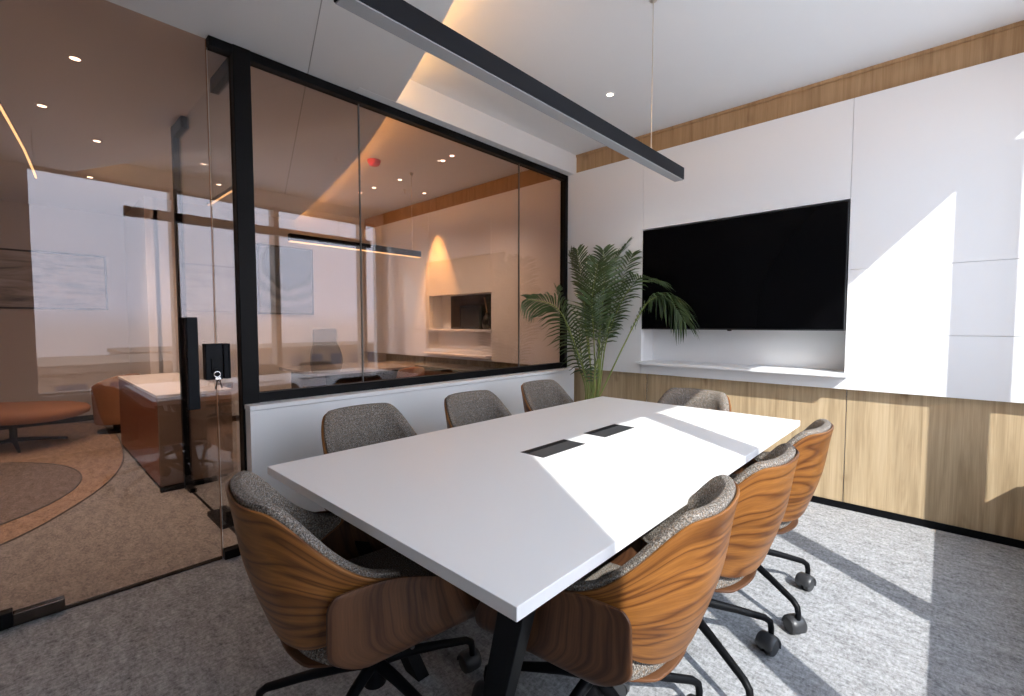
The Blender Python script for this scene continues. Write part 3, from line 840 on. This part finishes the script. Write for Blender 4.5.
for k in range(5):
    c, s = math.cos(2 * PI * k / 5), math.sin(2 * PI * k / 5)
    lg = link('leg', tube(bmesh.new(), [(0, 0, .13), (.16 * c, .16 * s, .11), (.31 * c, .31 * s, .085)], [.026, .022, .016], 8), M['plastic'], t)
    g = bmesh.new(); w_ = bmesh.new(); lathe(w_, [(.022, -.02), (.03, -.018), (.03, .018), (.022, .02)], 14); merge(g, w_, Matrix.Translation((.31 * c, .31 * s, .03)) @ Matrix.Rotation(PI / 2, 4, 'X')); box(g, (.31 * c - .01, .31 * s - .01, .05), (.31 * c + .01, .31 * s + .01, .09)); link('caster', g, M['plastic'], lg, 40)
t = thing('visitor_chair', 'brown padded chair back just visible over the office desk edge', 'chair', (-1.68, -.82, 0), H_)
g = bmesh.new(); g.free()
def vb(off):
    def f_(i, r):
        x = 2 * i - 1; z = .45 + .345 * r - .03 * x * x * r; return Vector((x * (.20 - .03 * r), -.18 - .07 * r + .06 * x * x - off, z))
    return f_
o = link('backrest', slab(12, 8, vb(0), vb(.035)), M['orange'], t, 60); subsurf(o)
g = pill(.44, .44, .07, .03); bmesh.ops.translate(g, vec=(0, .02, .43), verts=g.verts); link('seat', g, M['orange'], t, 60)
for sx in (-1, 1):
    for sy in (-1, 1): link('leg', tube(bmesh.new(), [(sx * .16, .02 + sy * .16, .40), (sx * .21, .02 + sy * .20, 0)], [.014, .009], 8), M['black'], t)

# niche contents
t = thing('vase', 'dark round vase holding a dry reed in the office niche', 'vase', (-1.235, .10, 1.187))
g = bmesh.new(); lathe(g, [(.035, 0), (.055, .02), (.068, .09), (.05, .15), (.025, .175), (.028, .20), (.022, .20), (.018, .17)], 24); link('body', g, M['ceramic'], t, 60)
link('reed', tube(bmesh.new(), [(0, 0, .1), (-.01, 0, .22), (-.05, 0, .38)], [.004, .005, .010], 8), M['reed'], t)
t = thing('bottle', 'slim black bottle at the right end of the office niche', 'bottle', (-1.115, .10, 1.187))
g = bmesh.new(); lathe(g, [(.03, 0), (.034, .01), (.034, .18), (.014, .24), (.013, .30), (.016, .30), (.016, .315)], 20); link('body', g, M['ceramic'], t, 40); 
link('cap', lathe(bmesh.new(), [(.0165, .315), (.0165, .34), (.014, .342)], 16), M['bezel'], t)
t = thing('photo_frame', 'dark rounded picture frame leaning in the office niche', 'frame', (-1.60, .15, 1.187), 0)
link('frame', bx((-.20, 0, .0), (.20, .02, .30), .008), M['ceramic'], t); link('picture', bx((-.17, -.003, .03), (.17, .002, .27)), M['bezel'], t)

# credenza by the glass screen
t = thing('credenza', 'low red-brown cabinet with pale top standing beyond the glass screen', 'cabinet', (-2.45, -2.79, 0))
link('side_panel', bx((-.95, -.255, .03), (.93, -.235, .70), .002), M['redwood'], t)
link('body', bx((-.94, -.234, .03), (.93, .23, .70), .002), M['taupe'], t)
link('top', bx((-.95, -.26, .701), (.95, .24, .722), .002), M['panel'], t)
link('end_panel', bx((.931, -.255, .03), (.95, .235, .70), .002), M['taupe'], t)
link('plinth', bx((-.90, -.22, 0), (.91, .20, .03)), M['black'], t)
# lounge furniture
t = thing('lounge_chair', 'rust orange tub chair at the far end of the red-brown cabinet', 'chair', (-4.30, -2.97, .005), 2.2)
def tubf(off):
    def f_(i, r):
        a_ = PI * (-.62 + 1.24 * i); rr = .22 - off; z = .10 + (.58 - .14 * abs(2 * i - 1) ** 2) * r
        return Vector((rr * math.sin(a_) * (1 + .1 * r), -rr * math.cos(a_) * (1 + .12 * r), z))
    return f_
o = link('shell', slab(28, 8, tubf(0), tubf(.05)), M['orange'], t, 60); subsurf(o)
g = lathe(bmesh.new(), [(.13, .10), (.16, .14), (.16, .36), (.13, .40), (.0001, .41)], 28); link('seat', g, M['orange'], t, 50)
g = lathe(bmesh.new(), [(.18, 0), (.18, .02), (.04, .03), (.04, .10)], 28); link('base', g, M['black'], t, 40)
t = thing('ottoman', 'wide rust orange upholstered bench on a black star base in the lounge', 'ottoman', (-4.15, -3.80, 0), math.radians(50))
g = bmesh.new(); n = 48; rows = [(.90, .29), (1.0, .32), (1.02, .36), (.98, .395), (.85, .415), (.4, .425)]; rings = []
for sc_, z in rows:
    rings.append([g.verts.new((.60 * sc_ * math.copysign(abs(math.cos(a_)) ** .7, math.cos(a_)), .40 * sc_ * math.copysign(abs(math.sin(a_)) ** .7, math.sin(a_)), z)) for a_ in [2 * PI * k / n for k in range(n)]])
for a, b in zip(rings, rings[1:]):
    for k in range(n): g.faces.new((a[k], a[(k + 1) % n], b[(k + 1) % n], b[k]))
g.faces.new(rings[0][::-1]); g.faces.new(rings[-1]); link('seat', g, M['orange'], t, 60)
link('column', tube(bmesh.new(), [(0, 0, .05), (0, 0, .30)], .03, 14), M['black'], t)
for k in range(4):
    c, s = math.cos(PI / 4 + k * PI / 2), math.sin(PI / 4 + k * PI / 2)
    link('leg', tube(bmesh.new(), [(0, 0, .075), (.2 * c, .2 * s, .05), (.40 * c, .40 * s, .018)], [.022, .018, .012], 8), M['black'], t)
# inlaid rugs
def closed(pts, n=10):
    out = []; m = len(pts)
    for i in range(m):
        p0, p1, p2, p3 = [Vector(pts[(i + j - 1) % m]) for j in range(4)]
        for k in range(n):
            f_ = k / n; out.append(tuple(.5 * ((2 * p1) + (p2 - p0) * f_ + (2 * p0 - 5 * p1 + 4 * p2 - p3) * f_ ** 2 + (3 * p1 - p0 - 3 * p2 + p3) * f_ ** 3)))
    return out
outer = closed([(-5.25, -3.25), (-4.41, -3.02), (-3.09, -3.07), (-2.24, -3.225), (-1.58, -3.51), (-1.06, -3.90), (-.8, -4.5), (-1.2, -5.2), (-2.4, -5.45), (-4.0, -5.45), (-5.2, -5.2), (-5.3, -4.2)])
t = thing('area_rug', 'tan curved carpet band inlaid in the lounge floor', 'rug')
link('pile', prism(bmesh.new(), outer, 0, .005), M['tan'], t)
link('edge_line', tube(bmesh.new(), [(x, y, .003) for x, y in outer + outer[:1]], .006, 5), M['gap'], t)
inner = [(-2.42 + 1.2 * math.cos(a_), -4.58 + 1.16 * math.sin(a_)) for a_ in [2 * PI * k / 72 for k in range(72)]]
t = thing('round_rug', 'grey-brown round carpet inside the tan band in the lounge', 'rug', (-2.42, -4.58, .005))
link('pile', prism(bmesh.new(), [(x + 2.42, y + 4.58) for x, y in inner], 0, .004), M['greyrug'], t)
link('edge_line', tube(bmesh.new(), [(x + 2.42, y + 4.58, .003) for x, y in inner + inner[:1]], .006, 5), M['gap'], t)
t = thing('wall_socket', 'small brown socket plate low on the office far wall', 'socket', (XO, -1.95, .47))
link('plate', bx((0, -.09, -.04), (.008, .09, .04), .002), M['brass'], t)
for sy in (-.045, .045): link('outlet', bx((.008, sy - .02, -.02), (.010, sy + .02, .02)), M['black'], t)

# ------------------------------------------------------------------ outside the windows
struct('ground', bx((XW + 8, -160, -14.4), (260, 160, -14)), M['ground'], label='hazy city ground far below the windows')
def building(x, y, w, d_, top, label, m, rows, cols):
    t = thing('city_building', label, 'building', (x, y, -14), 0, 'distant city buildings outside the windows')
    H2 = top + 14
    link('body', bx((0, -w / 2, 0), (d_, w / 2, H2)), m, t)
    link('parapet', bx((-.3, -w / 2 - .3, H2), (d_ + .3, w / 2 + .3, H2 + .6)), m, t)
    for c in range(cols):
        g = bmesh.new(); wy = -w / 2 + (c + .5) * w / cols
        for r in range(rows): box(g, (-.06, wy - w / cols * .28, H2 - (r + .85) * 3.2), (.02, wy + w / cols * .28, H2 - (r + .25) * 3.2))
        link('window_column', g, M['bwin'], t)
building(42, -7, 26, 12, -2.2, 'long ochre city block reflected in the glass, the nearest one', M['conc2'], 3, 9)
building(60, -38, 24, 14, -4.0, 'pale low city block reflected at the left of the glass', M['conc'], 3, 8)
building(75, 26, 40, 16, -3.0, 'wide ochre city block reflected behind the desk chair', M['conc2'], 3, 12)
building(95, -14, 14, 12, 1.0, 'tall pale city block rising above the others in the haze', M['conc'], 4, 5)

# ------------------------------------------------------------------ light
w = bpy.data.worlds.new('sky'); SC.world = w; w.use_nodes = True
nt = w.node_tree; nt.nodes.clear()
out = nt.nodes.new('ShaderNodeOutputWorld'); bg = nt.nodes.new('ShaderNodeBackground'); tc = nt.nodes.new('ShaderNodeTexCoord')
sx = nt.nodes.new('ShaderNodeSeparateXYZ'); nt.links.new(tc.outputs['Generated'], sx.inputs[0])
mr = nt.nodes.new('ShaderNodeMapRange'); mr.inputs['From Min'].default_value = -.2; mr.inputs['From Max'].default_value = .8; nt.links.new(sx.outputs[2], mr.inputs['Value'])
rp = nt.nodes.new('ShaderNodeValToRGB'); e = rp.color_ramp.elements
e[0].position = 0; e[0].color = (.62, .50, .44, 1); e[1].position = 1; e[1].color = (.66, .80, 1.02, 1)
for p_, c_ in ((.19, (.74, .66, .66, 1)), (.23, (.84, .84, .96, 1)), (.42, (.82, .88, 1.02, 1))):
    q = e.new(p_); q.color = c_
nt.links.new(mr.outputs[0], rp.inputs[0]); nt.links.new(rp.outputs[0], bg.inputs['Color']); bg.inputs['Strength'].default_value = 3.1
nt.links.new(bg.outputs[0], out.inputs['Surface'])
sun = bpy.data.lights.new('sun', 'SUN'); sun.energy = 5.4; sun.angle = math.radians(.6); sun.color = (1, .98, .95)
so = bpy.data.objects.new('sun', sun); C.objects.link(so)
so.rotation_euler = Vector((-1, .68, -1.05)).to_track_quat('-Z', 'Y').to_euler()

# ------------------------------------------------------------------ camera
cam = bpy.data.cameras.new('camera'); co = bpy.data.objects.new('camera', cam); C.objects.link(co)
cam.sensor_width = 36; cam.lens = 463.576 * 36 / 1024; cam.clip_start = .05; cam.clip_end = 500
yaw, pitch = 2.3227050650580883, -0.051157051952004706
fw = Vector((math.cos(yaw) * math.cos(pitch), math.sin(yaw) * math.cos(pitch), math.sin(pitch)))
co.location = (2.7588, -3.7423, 1.2505); co.rotation_euler = fw.to_track_quat('-Z', 'Y').to_euler()
SC.camera = co
vs_ = SC.view_settings
vs_.view_transform = 'Standard'; vs_.look = 'None'; vs_.exposure = 0.60; vs_.gamma = 1; vs_.use_curve_mapping = False
cy_ = SC.cycles
cy_.use_denoising = True; cy_.max_bounces = 10; cy_.diffuse_bounces = 8; cy_.glossy_bounces = 5; cy_.transparent_max_bounces = 16
cy_.caustics_reflective = False; cy_.caustics_refractive = False; cy_.sample_clamp_indirect = 6
